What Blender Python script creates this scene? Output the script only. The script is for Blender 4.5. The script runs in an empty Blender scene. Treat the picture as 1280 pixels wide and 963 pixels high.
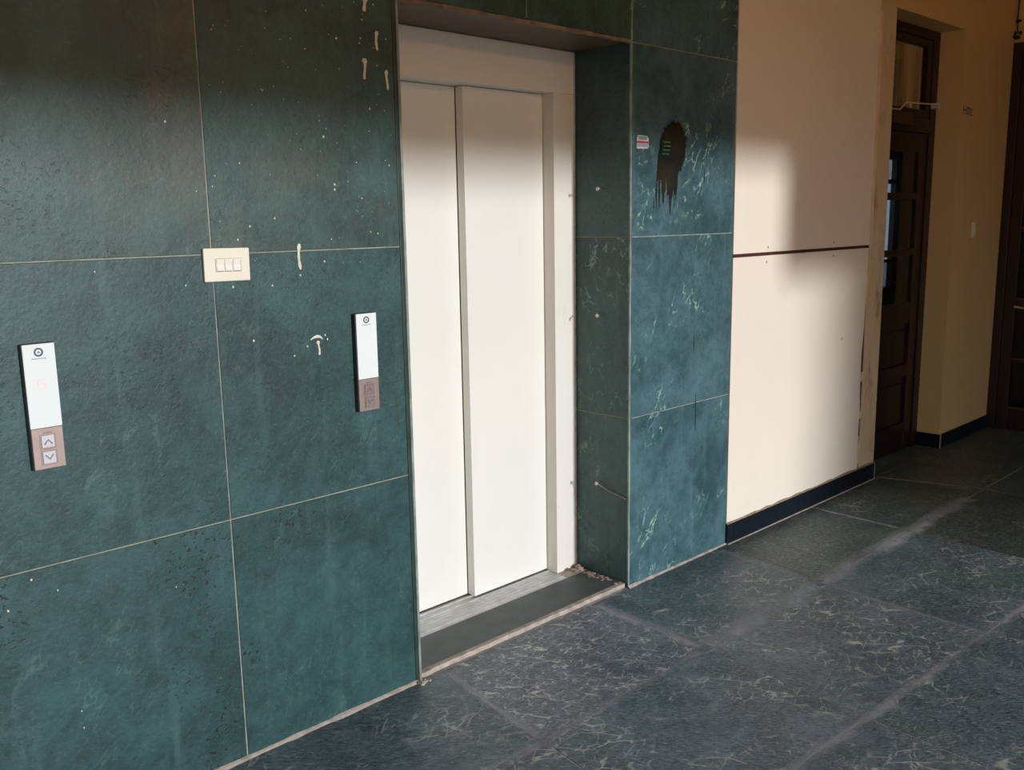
import bpy, bmesh, math, random
from mathutils import Vector, Matrix
random.seed(7)
SC = bpy.context.scene
COL = SC.collection

# ------------------------------------------------------------------ camera
cam_d = bpy.data.cameras.new('camera')
cam = bpy.data.objects.new('camera', cam_d); COL.objects.link(cam)
pitch, yaw, roll = math.radians(-10.1464), math.radians(-44.0281), math.radians(-0.9647)
rt = Vector((math.cos(yaw), math.sin(yaw), 0))
fw = Vector((-math.sin(yaw), math.cos(yaw), 0))*math.cos(pitch) + Vector((0, 0, math.sin(pitch)))
up = rt.cross(fw)
r2 = rt*math.cos(roll) + up*math.sin(roll)
u2 = up*math.cos(roll) - rt*math.sin(roll)
M = Matrix(((r2.x, u2.x, -fw.x), (r2.y, u2.y, -fw.y), (r2.z, u2.z, -fw.z))).to_4x4()
M.translation = Vector((0, -2.4083, 1.584))
cam.matrix_world = M
cam_d.sensor_width = 36
cam_d.lens = 1165.93/1280*36
cam_d.clip_start = .05
SC.camera = cam

# ------------------------------------------------------------------ light
SUN_EL, SUN_AZ = 9.0, 3.0          # degrees above horizon, degrees towards +x from -y
world = bpy.data.worlds.new('world'); SC.world = world
world.use_nodes = True
bg = world.node_tree.nodes['Background']
bg.inputs['Color'].default_value = (.70, .86, 1.0, 1)
bg.inputs['Strength'].default_value = 1.25
sun_d = bpy.data.lights.new('sun', 'SUN')
sun_d.energy = 2.55
sun_d.color = (.93, .975, 1.0)
sun_d.angle = math.radians(3.6)
sun = bpy.data.objects.new('sun', sun_d); COL.objects.link(sun)
sd = Vector((math.sin(math.radians(SUN_AZ))*math.cos(math.radians(SUN_EL)),
             -math.cos(math.radians(SUN_AZ))*math.cos(math.radians(SUN_EL)), math.sin(math.radians(SUN_EL))))
sun.rotation_euler = sd.to_track_quat('Z', 'Y').to_euler()
sun.location = (3, -9, 5)
vs = SC.view_settings
SC.display_settings.display_device = 'sRGB'
vs.view_transform = 'Standard'; vs.look = 'None'; vs.gamma = 1; vs.use_curve_mapping = False
vs.exposure = 0.0

# ------------------------------------------------------------------ node helpers
def srgb(r, g, b):
    f = lambda c: (c/255/12.92) if c/255 <= .04045 else ((c/255+.055)/1.055)**2.4
    return (f(r), f(g), f(b), 1)

class NT:
    def __init__(s, name):
        s.m = bpy.data.materials.new(name); s.m.use_nodes = True
        s.t = s.m.node_tree; s.b = s.t.nodes['Principled BSDF']
    def n(s, typ, **kw):
        o = s.t.nodes.new(typ)
        for k, v in kw.items(): setattr(o, k, v)
        return o
    def l(s, a, b): s.t.links.new(a, b)
    def inp(s, sock, v):
        if isinstance(v, bpy.types.NodeSocket): s.l(v, sock)
        else: sock.default_value = v
    def math(s, op, a, b=0.0, clamp=False):
        o = s.n('ShaderNodeMath', operation=op); o.use_clamp = clamp
        s.inp(o.inputs[0], a); s.inp(o.inputs[1], b); return o.outputs[0]
    def mix(s, f, a, b):
        o = s.n('ShaderNodeMix', data_type='RGBA')
        s.inp(o.inputs[0], f); s.inp(o.inputs[6], a); s.inp(o.inputs[7], b); return o.outputs[2]
    def ramp(s, v, lo, hi):
        o = s.n('ShaderNodeMapRange'); o.clamp = True; o.interpolation_type = 'SMOOTHSTEP'
        s.inp(o.inputs[0], v); o.inputs[1].default_value = lo; o.inputs[2].default_value = hi
        return o.outputs[0]
    def coord(s, rnd=True, rot=(0, 0, 0), scale=(1, 1, 1)):
        tc = s.n('ShaderNodeTexCoord'); v = tc.outputs['Object']
        if rnd:
            oi = s.n('ShaderNodeObjectInfo')
            vm = s.n('ShaderNodeVectorMath', operation='SCALE'); vm.inputs[0].default_value = (37, 91, 53)
            s.l(oi.outputs['Random'], vm.inputs[3])
            ad = s.n('ShaderNodeVectorMath', operation='ADD'); s.l(v, ad.inputs[0]); s.l(vm.outputs[0], ad.inputs[1]); v = ad.outputs[0]
        if rot != (0, 0, 0) or scale != (1, 1, 1):
            mp = s.n('ShaderNodeMapping', vector_type='TEXTURE'); mp.inputs['Rotation'].default_value = rot; mp.inputs['Scale'].default_value = tuple(1/q for q in scale)
            s.l(v, mp.inputs[0]); v = mp.outputs[0]
        return v
    def noise(s, v, scale, detail=4, rough=.55, dist=0.0):
        o = s.n('ShaderNodeTexNoise'); s.l(v, o.inputs['Vector'])
        o.inputs['Scale'].default_value = scale; o.inputs['Detail'].default_value = detail
        o.inputs['Roughness'].default_value = rough; o.inputs['Distortion'].default_value = dist
        return o.outputs[0]
    def line(s, v, scale, w, detail=3, dist=1.0):
        x = s.noise(v, scale, detail, .5, dist)
        d = s.math('ABSOLUTE', s.math('SUBTRACT', x, .5))
        return s.ramp(d, w, w*.25)
    def shard(s, v, scale, w, warp=.12, brk=14):
        nz = s.n('ShaderNodeTexNoise'); s.l(v, nz.inputs['Vector']); nz.inputs['Scale'].default_value = scale*.9; nz.inputs['Detail'].default_value = 4
        sb = s.n('ShaderNodeVectorMath', operation='SUBTRACT'); s.l(nz.outputs['Color'], sb.inputs[0]); sb.inputs[1].default_value = (.5, .5, .5)
        sc_ = s.n('ShaderNodeVectorMath', operation='SCALE'); s.l(sb.outputs[0], sc_.inputs[0]); sc_.inputs[3].default_value = warp
        ad = s.n('ShaderNodeVectorMath', operation='ADD'); s.l(v, ad.inputs[0]); s.l(sc_.outputs[0], ad.inputs[1])
        vo = s.n('ShaderNodeTexVoronoi', feature='DISTANCE_TO_EDGE'); s.l(ad.outputs[0], vo.inputs['Vector']); vo.inputs['Scale'].default_value = scale
        ln_ = s.ramp(vo.outputs['Distance'], w, w*.2)
        return s.math('MULTIPLY', ln_, s.ramp(s.noise(v, brk, 4, .6), .46, .60))
    def bump(s, h, strength=.3, dist=.004):
        o = s.n('ShaderNodeBump'); o.inputs['Strength'].default_value = strength; o.inputs['Distance'].default_value = dist
        s.l(h, o.inputs['Height']); s.l(o.outputs[0], s.b.inputs['Normal'])
    def base(s, c): s.inp(s.b.inputs['Base Color'], c)
    def rough(s, r): s.inp(s.b.inputs['Roughness'], r)

def plain(name, col, rough=.5, metal=0.0, var=.08, scale=12, bump=0.0, spec=.5):
    m = NT(name); v = m.coord()
    n = m.noise(v, scale, 5)
    dark = tuple(c*(1-var) for c in col[:3])+(1,); lite = tuple(min(1, c*(1+var)) for c in col[:3])+(1,)
    m.base(m.mix(m.ramp(n, .3, .7), dark, lite)); m.rough(rough)
    m.b.inputs['Metallic'].default_value = metal; m.b.inputs['Specular IOR Level'].default_value = spec
    if bump: m.bump(m.noise(v, scale*6, 4), bump, .002)
    return m.m

def wall_stone(name, c0, c1, vein_amt=.5, dust=.35, pit=1.0, spec=.5, rlo=.34, rhi=.55, brown=0.0):
    m = NT(name); v = m.coord()
    n = m.noise(v, 3.2, 9, .66, .4)
    n2 = m.noise(v, 17, 6, .7, .6)
    nn = m.math('ADD', m.math('MULTIPLY', n, .65), m.math('MULTIPLY', n2, .35))
    c = m.mix(m.ramp(nn, .34, .68), c0, c1)
    # vertical dusty runs
    vz = m.coord(True, (0, 0, 0), (11, 11, .9))
    run = m.ramp(m.noise(vz, 1.6, 5, .6), .52, .8)
    c = m.mix(m.math('MULTIPLY', run, dust), c, srgb(104, 136, 136))
    # broad paler cloud
    cl = m.ramp(m.noise(v, 1.7, 4, .6), .5, .8)
    c = m.mix(m.math('MULTIPLY', cl, dust*.55), c, srgb(105, 135, 140))
    if brown:
        br = m.math('MULTIPLY', m.ramp(m.noise(m.coord(True, (0, 0, 0), (1, 1, .6)), 2.3, 5, .6), .45, .72), brown)
        c = m.mix(br, c, srgb(112, 92, 72))
    # fine dark and light grain
    fg = m.noise(m.coord(True, (0, .35, 0), (1, 1, 1.9)), 60, 4, .7)
    c = m.mix(m.math('MULTIPLY', m.ramp(fg, .54, .7), .45), c, srgb(24, 40, 40))
    c = m.mix(m.math('MULTIPLY', m.ramp(fg, .44, .3), .30), c, srgb(104, 128, 124))
    # dark pits, in clusters
    vp = m.coord(True, (0, .5, 0), (1, 1, 1.25))
    pm = m.ramp(m.noise(v, 3.1, 3, .6), .50, .60)
    pits = m.math('MULTIPLY', m.ramp(m.noise(vp, 66, 2, .45), .615, .665), pm)
    c = m.mix(m.math('MULTIPLY', pits, .82*pit), c, srgb(14, 26, 27))
    # pale scratchy veins
    vr = m.coord(True, (0, .6, 0), (1, 1, .45))
    vm = m.ramp(m.noise(v, 2.6, 3, .6), .50, .62)
    ve = m.math('MULTIPLY', m.shard(vr, 17, .05, .14, 22), vm)
    ve2 = m.math('MULTIPLY', m.ramp(m.noise(vr, 14, 6, .75, 1.2), .62, .74), m.ramp(m.noise(v, 3.7, 3), .56, .68))
    va = m.math('MAXIMUM', ve, m.math('MULTIPLY', ve2, .55))
    c = m.mix(m.math('MULTIPLY', va, vein_amt), c, srgb(150, 190, 172))
    m.base(c)
    m.rough(m.math('ADD', rlo, m.math('MULTIPLY', n2, rhi-rlo)))
    m.b.inputs['Specular IOR Level'].default_value = spec
    h = m.math('SUBTRACT', m.math('ADD', m.noise(v, 26, 8, .7), m.math('MULTIPLY', m.noise(v, 90, 3), .3)), m.math('MULTIPLY', pits, .3))
    m.bump(h, .42, .004)
    return m.m

def floor_stone(name, c0, c1, vein, vscale, ang, dens, streak=.4, vcol=srgb(196, 206, 204)):
    m = NT(name); v = m.coord()
    n = m.noise(v, 2.8, 9, .66, .8); n2 = m.noise(v, 22, 6, .7, .8)
    nn = m.math('ADD', m.math('MULTIPLY', n, .6), m.math('MULTIPLY', n2, .4))
    c = m.mix(m.ramp(nn, .36, .66), c0, c1)
    gr = m.ramp(m.noise(v, 1.9, 5, .6, 1.0), .53, .72)
    c = m.mix(m.math('MULTIPLY', gr, .45), c, srgb(80, 112, 102))
    fgv = m.coord(True, (0, 0, ang), (1, 3.0, 1))
    fg = m.noise(fgv, 52, 5, .7, .6)
    c = m.mix(m.math('MULTIPLY', m.ramp(fg, .54, .64), .8), c, srgb(24, 34, 40))
    c = m.mix(m.math('MULTIPLY', m.ramp(fg, .47, .34), .75), c, srgb(158, 172, 178))
    vs_ = m.coord(True, (0, 0, ang), (1, 3.4, 1))
    st = m.ramp(m.noise(vs_, 9, 9, .75, 1.1), .55, .72)
    c = m.mix(m.math('MULTIPLY', st, streak), c, srgb(150, 166, 162))
    mk = m.ramp(m.noise(v, 3.0, 4, .6), dens, dens+.16)
    vl = m.coord(True, (0, 0, ang), (1, 2.2, 1))
    a = m.shard(vl, vscale*1.5, .045, .18, 9)
    b = m.shard(m.coord(True, (0, 0, ang+1.1), (1, 2.6, 1)), vscale*2.6, .06, .12, 16)
    bl = m.ramp(m.noise(vl, 16, 5, .7, 1.5), .66, .74)
    ve = m.math('MULTIPLY', m.math('MAXIMUM', m.math('MAXIMUM', a, m.math('MULTIPLY', b, .8)), m.math('MULTIPLY', bl, .8)), mk)
    c = m.mix(m.math('MULTIPLY', ve, vein), c, vcol)
    m.base(c)
    m.rough(m.math('ADD', .34, m.math('MULTIPLY', n2, .28)))
    m.b.inputs['Specular IOR Level'].default_value = .5
    m.bump(m.math('ADD', m.noise(v, 30, 8, .7), m.math('MULTIPLY', ve, .3)), .3, .003)
    return m.m

def paint(name, col, stain=.0, scol=srgb(120, 90, 55), rough=.55, bump=.08, sscale=(6, 6, 2.2), lo=.55):
    m = NT(name); v = m.coord(False)
    n = m.noise(v, 1.3, 5, .6)
    c = m.mix(m.ramp(n, .3, .7), tuple(x*.95 for x in col[:3])+(1,), col)
    if stain:
        vz = m.coord(True, (0, 0, 0), sscale)
        s_ = m.ramp(m.noise(vz, 1.4, 7, .7), lo, lo+.2)
        c = m.mix(m.math('MULTIPLY', s_, stain), c, scol)
    m.base(c); m.rough(rough)
    m.bump(m.noise(v, 55, 5, .6), bump, .003)
    return m.m

def wood(name, c0, c1, rough=.42):
    m = NT(name); v = m.coord(True, (0, 0, 0), (14, 14, 1.1))
    n = m.noise(v, 2.2, 7, .65, .8)
    m.base(m.mix(m.ramp(n, .3, .7), c0, c1)); m.rough(rough); m.bump(n, .15, .002)
    return m.m

def glass(name, tint=(1, 1, 1, 1), rough=.02):
    m = NT(name); t = m.t
    tr = m.n('ShaderNodeBsdfTransparent'); tr.inputs[0].default_value = tint
    gl = m.n('ShaderNodeBsdfGlossy'); gl.inputs['Roughness'].default_value = rough
    fr = m.n('ShaderNodeFresnel'); fr.inputs[0].default_value = 1.45
    ge = m.n('ShaderNodeNewGeometry')                             # the far face of a thin pane lets everything through
    front = m.math('SUBTRACT', 1.0, ge.outputs['Backfacing'])
    m.l(m.mix(front, (1, 1, 1, 1), tint), tr.inputs[0])
    mx = m.n('ShaderNodeMixShader'); m.l(m.math('MULTIPLY', fr.outputs[0], front), mx.inputs[0]); m.l(tr.outputs[0], mx.inputs[1]); m.l(gl.outputs[0], mx.inputs[2])
    m.l(mx.outputs[0], t.nodes['Material Output'].inputs['Surface'])
    return m.m

G0, G1 = srgb(27, 54, 54), srgb(50, 88, 89)
M_GREEN = wall_stone('green_wall_stone', G0, G1, .10, .20, 1.1)
M_GREENMID = wall_stone('green_wall_stone_smooth', G0, G1, .12, .22, .4)
M_GREENUP = wall_stone('green_wall_stone_warm_sheen', srgb(31, 56, 54), srgb(58, 92, 89), .10, .2, .4, .5, .36, .56, .38)  # upper rows browned and lightened: warm reflected light put into the stone colour
M_PIER = wall_stone('green_veined_stone', srgb(42, 74, 80), srgb(82, 116, 126), .9, .34, .5)
M_JAMB = wall_stone('dark_green_stone', srgb(34, 62, 60), srgb(62, 94, 92), .5, .25, .6)
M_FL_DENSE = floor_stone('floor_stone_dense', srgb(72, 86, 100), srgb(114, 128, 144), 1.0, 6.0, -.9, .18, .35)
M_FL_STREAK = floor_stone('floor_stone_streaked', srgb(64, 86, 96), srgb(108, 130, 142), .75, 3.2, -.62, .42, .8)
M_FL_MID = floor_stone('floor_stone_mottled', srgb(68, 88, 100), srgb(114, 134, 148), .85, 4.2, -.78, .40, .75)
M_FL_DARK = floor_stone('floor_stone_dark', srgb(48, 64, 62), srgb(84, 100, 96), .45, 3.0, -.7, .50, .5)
M_THRESH = plain('threshold_stone', srgb(74, 84, 82), .55, 0, .16, 9, .2)
M_BLACK = NT('black_granite')
_v = M_BLACK.coord(); _s = M_BLACK.ramp(M_BLACK.noise(_v, 120, 3, .6), .6, .72)
M_BLACK.base(M_BLACK.mix(M_BLACK.math('MULTIPLY', _s, .5), srgb(15, 24, 34), srgb(72, 96, 120))); M_BLACK.rough(.3); M_BLACK = M_BLACK.m
M_GROUT = plain('grout', srgb(150, 150, 138), .9, 0, .2, 20)
M_FLGROUT = plain('floor_grout', srgb(176, 178, 182), .9, 0, .25, 18)
M_CEMENT = plain('cement', srgb(178, 166, 156), .95, 0, .25, 25, .5)
M_EDGE = plain('stone_edge', srgb(132, 146, 138), .6, 0, .3, 14, .2)
M_EDGED = plain('stone_edge_dark', srgb(40, 58, 50), .45, 0, .3, 14, .2)
M_SOFEDGE = plain('soffit_edge_cement', srgb(132, 114, 96), .9, 0, .3, 30, .6)
M_CREAM = paint('cream_wall_paint', srgb(226, 194, 138))
M_BOARD = paint('painted_board', srgb(246, 232, 216), .0)
M_JAMBPL = paint('dirty_jamb_plaster', srgb(220, 198, 162), .75, srgb(128, 92, 56), .7, .25, (6, 6, 2.2), .52)
M_LIFT = paint('lift_cream_enamel', srgb(242, 238, 230), 0, rough=.42, bump=.02)
M_LIFTJ = paint('lift_jamb_enamel', srgb(242, 236, 226), .45, srgb(140, 128, 112), .45, .04, (22, 22, 5), .6)
M_STEEL = plain('sill_aluminium', srgb(204, 204, 204), .5, .3, .12, 30)
M_WOOD = wood('dark_door_wood', srgb(26, 13, 10), srgb(44, 23, 16))
M_WOODB = wood('end_door_wood', srgb(32, 17, 15), srgb(50, 28, 24))
M_CEIL = paint('ceiling_paint', srgb(226, 196, 146))
M_GLASS = glass('window_glass', (.8, .84, .84, 1))
M_DARKGLASS = glass('smoked_glass', (.30, .33, .33, 1), .06)
M_PLATE = plain('switch_plastic', srgb(240, 232, 214), .35, 0, .02)
M_ROCK = plain('rocker_plastic', srgb(244, 240, 230), .3, 0, .01)
M_ROCKLINE = plain('rocker_shadow_gap', srgb(150, 140, 122), .6, 0, .02)
M_PWHITE = plain('white_display_glass', srgb(238, 246, 246), .08, 0, .01)
M_PMETAL = plain('rose_grey_metal', srgb(172, 152, 146), .38, .6, .08, 30)
M_PSIDE = plain('dark_panel_side', srgb(78, 74, 78), .4, .5, .05)
M_BTN = plain('button_steel', srgb(214, 214, 220), .3, .4, .03)
M_BTN2 = plain('button_rose_steel', srgb(160, 142, 142), .34, .5, .03)
M_INK = plain('panel_ink', srgb(96, 106, 116), .5, 0, .02)
M_RED = NT('faint_red_digit'); M_RED.base(srgb(248, 214, 218)); M_RED.b.inputs['Emission Color'].default_value = srgb(255, 120, 120); M_RED.b.inputs['Emission Strength'].default_value = .06; M_RED = M_RED.m
M_DRIP = plain('paint_drip', srgb(224, 214, 196), .6, 0, .08)
M_STAIN = NT('resin_stain'); _m = M_STAIN; _v = _m.coord(False)        # object space: centre of the stain patch
_m.base(_m.mix(_m.ramp(_m.noise(_v, 9, 6, .7), .4, .62), srgb(10, 20, 17), srgb(40, 34, 20))); _m.rough(.45)
_sx = _m.n('ShaderNodeSeparateXYZ'); _m.l(_v, _sx.inputs[0]); _x, _z = _sx.outputs[0], _sx.outputs[2]
_xs = _m.math('ADD', _x, _m.math('MULTIPLY', _z, -.12))
_r = _m.math('SQRT', _m.math('ADD', _m.math('POWER', _m.math('DIVIDE', _xs, .098), 2.0), _m.math('POWER', _m.math('DIVIDE', _m.math('SUBTRACT', _z, .055), .125), 2.0)))
_e = _m.math('SUBTRACT', 1.0, _r)
_col = _m.noise(_m.coord(False, (0, 0, 0), (1, 1, .05)), 46, 2, .5)
_tail = _m.math('ADD', _m.math('MULTIPLY', _m.math('SUBTRACT', _col, .45), 4.5), _m.math('DIVIDE', _m.math('ADD', _z, .10), .11))
_side = _m.math('SUBTRACT', 1.0, _m.math('ABSOLUTE', _m.math('DIVIDE', _m.math('ADD', _xs, .02), .078)))
_tl = _m.math('MINIMUM', _m.math('MINIMUM', _tail, _m.math('MULTIPLY', _side, 1.6)), _m.math('DIVIDE', _m.math('SUBTRACT', .08, _z), .1))
_f = _m.math('ADD', _m.math('MAXIMUM', _e, _tl), _m.math('MULTIPLY', _m.math('SUBTRACT', _m.noise(_v, 26, 6, .65), .5), .55))
_m.inp(_m.b.inputs['Alpha'], _m.math('MULTIPLY', _m.ramp(_f, -.02, .22), .93)); M_STAIN = _m.m
M_GREENTXT = plain('green_lettering', srgb(80, 160, 118), .6, 0, .1)
M_STK_W = plain('sticker_white', srgb(222, 224, 226), .6, 0, .1, 60)
M_STK_R = plain('sticker_red', srgb(206, 62, 84), .6, 0, .1, 60)
M_STK_B = plain('sticker_blue', srgb(150, 186, 222), .6, 0, .1, 60)
M_STK_G = plain('sticker_green', srgb(140, 176, 160), .6, 0, .15, 60)
M_NAIL = plain('nail_metal', srgb(176, 164, 150), .4, .7, .1)
M_WIRE = plain('wire', srgb(150, 128, 112), .7, 0, .1)
M_WHITEM = plain('white_painted_metal', srgb(214, 200, 170), .4, 0, .03)
M_CLOSER = plain('closer_brown', srgb(96, 66, 42), .4, .4, .05)
M_DKBLOB = plain('dark_knot', srgb(36, 26, 20), .8, 0, .2)
M_RDBLOB = plain('brown_knot', srgb(74, 32, 18), .8, 0, .2)
M_GAP = plain('gap_dark_wood', srgb(74, 34, 20), .9, 0, .3, 30)
M_FILL = plain('pale_filler', srgb(236, 208, 172), .8, 0, .1)
M_SIGN = plain('sign_ink', srgb(104, 96, 88), .7, 0, .1)
M_CURT = NT('brown_curtain'); _v = M_CURT.coord(False, (0, 0, 0), (1, 1, .1)); M_CURT.base(M_CURT.mix(M_CURT.ramp(M_CURT.noise(_v, 9, 3), .4, .6), srgb(150, 120, 80), srgb(206, 172, 122))); M_CURT.rough(.9); M_CURT = M_CURT.m
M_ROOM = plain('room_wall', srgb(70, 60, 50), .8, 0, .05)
M_GROUND = plain('outdoor_ground', srgb(186, 132, 88), .95, 0, .15, 2)
M_INT = paint('lobby_paint', srgb(226, 182, 116))

# ------------------------------------------------------------------ mesh helpers
def bx(bm, x0, x1, y0, y1, z0, z1):
    vs = [bm.verts.new((x, y, z)) for x in (x0, x1) for y in (y0, y1) for z in (z0, z1)]
    for f in ((0, 1, 3, 2), (4, 6, 7, 5), (0, 4, 5, 1), (2, 3, 7, 6), (0, 2, 6, 4), (1, 5, 7, 3)):
        bm.faces.new([vs[i] for i in f])

def prism(bm, pts, ax, a0, a1):
    """extrude a 2-D outline along axis ax (0 x, 1 y, 2 z)"""
    def P(p, a):
        return {0: (a, p[0], p[1]), 1: (p[0], a, p[1]), 2: (p[0], p[1], a)}[ax]
    A = [bm.verts.new(P(p, a0)) for p in pts]; B = [bm.verts.new(P(p, a1)) for p in pts]
    n = len(pts)
    bm.faces.new(A); bm.faces.new(B[::-1])
    for i in range(n): bm.faces.new([A[i], B[i], B[(i+1) % n], A[(i+1) % n]])

def tube(bm, pts, r, n=8):
    pts = [Vector(p) for p in pts]; rings = []
    rs = r if isinstance(r, (list, tuple)) else [r]*len(pts)
    for i, p in enumerate(pts):
        d = (pts[min(i+1, len(pts)-1)]-pts[max(i-1, 0)]).normalized()
        a = d.orthogonal().normalized() if i == 0 else (prev - d*prev.dot(d)).normalized()
        prev = a; b = d.cross(a)
        rings.append([bm.verts.new(p+(a*math.cos(2*math.pi*k/n)+b*math.sin(2*math.pi*k/n))*rs[i]) for k in range(n)])
    for i in range(len(rings)-1):
        for k in range(n): bm.faces.new([rings[i][k], rings[i][(k+1) % n], rings[i+1][(k+1) % n], rings[i+1][k]])
    bm.faces.new(rings[0][::-1]); bm.faces.new(rings[-1])

def ball(bm, c, r, s=(1, 1, 1), sub=2):
    g = bmesh.ops.create_icosphere(bm, subdivisions=sub, radius=r)
    for v in g['verts']: v.co = Vector((v.co.x*s[0], v.co.y*s[1], v.co.z*s[2]))+Vector(c)

def new(name, bm, mat, parent=None, bevel=0, seg=2, origin=True, smooth=False):
    bmesh.ops.recalc_face_normals(bm, faces=bm.faces[:])
    if bevel:
        bmesh.ops.bevel(bm, geom=bm.edges[:], offset=bevel, segments=seg, affect='EDGES', profile=.5, clamp_overlap=True)
    me = bpy.data.meshes.new(name)
    c = Vector((0, 0, 0))
    if origin and bm.verts:
        mn = Vector([min(v.co[i] for v in bm.verts) for i in range(3)]); mx = Vector([max(v.co[i] for v in bm.verts) for i in range(3)])
        c = (mn+mx)/2
        if parent is None: c.z = mn.z
        for v in bm.verts: v.co -= c
    bm.to_mesh(me); bm.free()
    if smooth:
        for p in me.polygons: p.use_smooth = True
    me.materials.append(mat)
    o = bpy.data.objects.new(name, me); COL.objects.link(o)
    if parent is not None:
        o.parent = parent; o.location = c - wpos(parent)
    else: o.location = c
    return o

def wpos(o):
    v = Vector(o.location)
    while o.parent: o = o.parent; v += o.location
    return v

def box(name, mat, dims, parent=None, bevel=0, seg=2):
    bm = bmesh.new(); bx(bm, *dims); return new(name, bm, mat, parent, bevel, seg)

def boxes(name, mat, L, parent=None, bevel=0):
    bm = bmesh.new()
    for d in L: bx(bm, *d)
    return new(name, bm, mat, parent, bevel)

def empty(name, loc):
    o = bpy.data.objects.new(name, None); COL.objects.link(o); o.location = loc; o.empty_display_size = .1; return o

def tag(o, label=None, cat=None, group=None, kind=None):
    if label: o['label'] = label
    if cat: o['category'] = cat
    if group: o['group'] = group
    if kind: o['kind'] = kind
    return o
def struct(o, label=None, cat=None): return tag(o, label, cat, kind='structure')

XL, XB, XC, XD, XE, XF, XR = -2.4, 1.864, 3.007, 3.757, 5.34, 6.33, 7.2
Z1, Z2, Z3, Z4, ZC = .746, 1.5, 2.255, 3.005, 3.4
RD = .297           # depth of the lift recess
YB = -3.9           # the open side of the lobby, behind the camera

# ------------------------------------------------------------------ large structure
fl = struct(box('floor', M_FLGROUT, (XL, XR+.2, YB-.3, .62, -.12, -.0016)), 'dark green grey stone tiled floor of the lift lobby', 'floor')
struct(box('ceiling', M_CEIL, (XL-.2, XR+.2, YB-.3, .7, ZC, ZC+.12)), 'cream painted ceiling above the lift lobby', 'ceiling')
bm = bmesh.new()
bx(bm, XL-.2, XB-.014, .0142, .6, 0, ZC)                       # left of the lift
bx(bm, XB-.014, XC+.014, .0142, .6, Z3+.014, ZC)               # over the lift
bx(bm, XB-.014, XC+.014, .44, .6, 0, Z3+.014)                  # shaft side behind the doors
bx(bm, XC+.014, XD, .0142, .6, 0, ZC)                          # pier
bx(bm, XD, XE, .006, .6, 0, ZC)                                # cream stretch
bx(bm, XE, XF, .006, .6, 2.702, ZC)                            # over door
bx(bm, XF, XR+.2, .0, .26, 0, ZC)
wf = struct(new('wall_front', bm, M_CREAM), 'wall of the lift lobby, green stone tiles left and cream paint right', 'wall')
# opening in the open side: tall bay on the left, lower bay to the right
JX1, H1, JX2, H2 = 4.42, 2.48, 5.6, 1.93
bm = bmesh.new()
bx(bm, XL-.2, -1.6, YB-.25, YB, 0, ZC)
bx(bm, -1.6, JX1, YB-.25, YB, H1, ZC)
bx(bm, JX1, JX2, YB-.25, YB, H2, ZC)
bx(bm, JX2, XR+.2, YB-.25, YB, 0, ZC)
struct(new('wall_back', bm, M_INT), 'wall with the wide open entrance of the lift lobby', 'wall')
struct(box('wall_left', M_INT, (XL-.2, XL, YB, .0, 0, ZC)), 'painted wall at the near end of the lobby', 'wall')
bm = bmesh.new()
bx(bm, XR, XR+.2, -1.62, .0, 2.715, ZC); bx(bm, XR, XR+.2, YB, -1.62, 0, ZC)
wr = struct(new('wall_right', bm, M_CREAM), 'cream painted end wall above the dark end door', 'wall')
struct(box('ground', M_GROUND, (-40, 50, -60, YB-.3, -.3, -.02)), 'sandy ground outside the lobby', 'ground')

struct(box('sun_block_outside', M_INT, (5.42, 7.5, -13.5, -12.5, -.02, 5)), 'unseen block added outside the lobby entrance to soften the sunlight edge', 'wall')  # added out of view so the sunlight fades gradually along the boards

# ------------------------------------------------------------------ wall tiles
def tile(dims, mat, par=wf, bevel=.0012): return box('tile', mat, dims, par, bevel, 1)
g = .0019
zs = [0, Z1, Z2, Z3, Z4, ZC]
xs = [XL, -1.801, -1.051, -.301, .449, 1.199, XB-.024]
for i in range(len(xs)-1):
    for j in range(5):
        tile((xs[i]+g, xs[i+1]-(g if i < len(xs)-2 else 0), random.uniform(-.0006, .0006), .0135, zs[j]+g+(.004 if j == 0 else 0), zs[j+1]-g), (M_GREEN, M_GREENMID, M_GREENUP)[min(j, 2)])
for j in range(5):
    tile((XC+.006, XD-.001, random.uniform(-.0005, .0005), .0135, zs[j]+g, zs[j+1]-g), M_PIER)
for j in range(3):                                             # recess sides
    tile((XC, XC+.0135, .006, RD, zs[j]+g, zs[j+1]-g), M_JAMB)
    tile((XB-.0135, XB, .006, RD, zs[j]+g, zs[j+1]-g), M_JAMB)
for j in (3, 4):                                               # over the opening
    for a, b in ((XB, 2.430), (2.430, XC)):
        tile((a+g, b-g, 0, .0135, zs[j]+(.009 if j == 3 else g), zs[j+1]-g), M_JAMB)
tile((XB, XC, .008, RD, Z3, Z3+.0135), plain('soffit_stone', srgb(84, 74, 62), .5, 0, .25, 6, .3))                 # soffit slab
boxes('grout', M_GROUT, [(XL, XB-.015, .0018, .0141, 0.001, ZC-.001), (XB-.001, XC+.001, .0018, .0141, Z3+.014, ZC-.001), (XC+.0145, XD-.002, .0018, .0141, .001, ZC-.001),
                         (XC+.0018, XC+.0139, .015, RD, .001, Z3-.001), (XB-.0139, XB-.0018, .015, RD, .001, Z3-.001)], wf)
box('corner_strip', M_EDGED, (XB-.0235, XB-.009, -.002, .0135, .003, Z3), wf, .002)['label'] = 'dark polished corner strip left of lift'
box('corner_edge', M_EDGE, (XB-.0088, XB+.001, -.003, .012, .003, Z3), wf, .002)['label'] = 'pale worn stone edge left of lift'
bm = bmesh.new()                                               # pale chipped arris of the pier
zz = .002; L_ = []; R_ = []
while zz < ZC-.02:
    L_.append((XC-.001-random.random()*.002, zz)); R_.append((XC+.0055+random.random()*.003, zz)); zz += .035
prism(bm, L_+R_[::-1], 1, -.0012, .0055)
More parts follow.
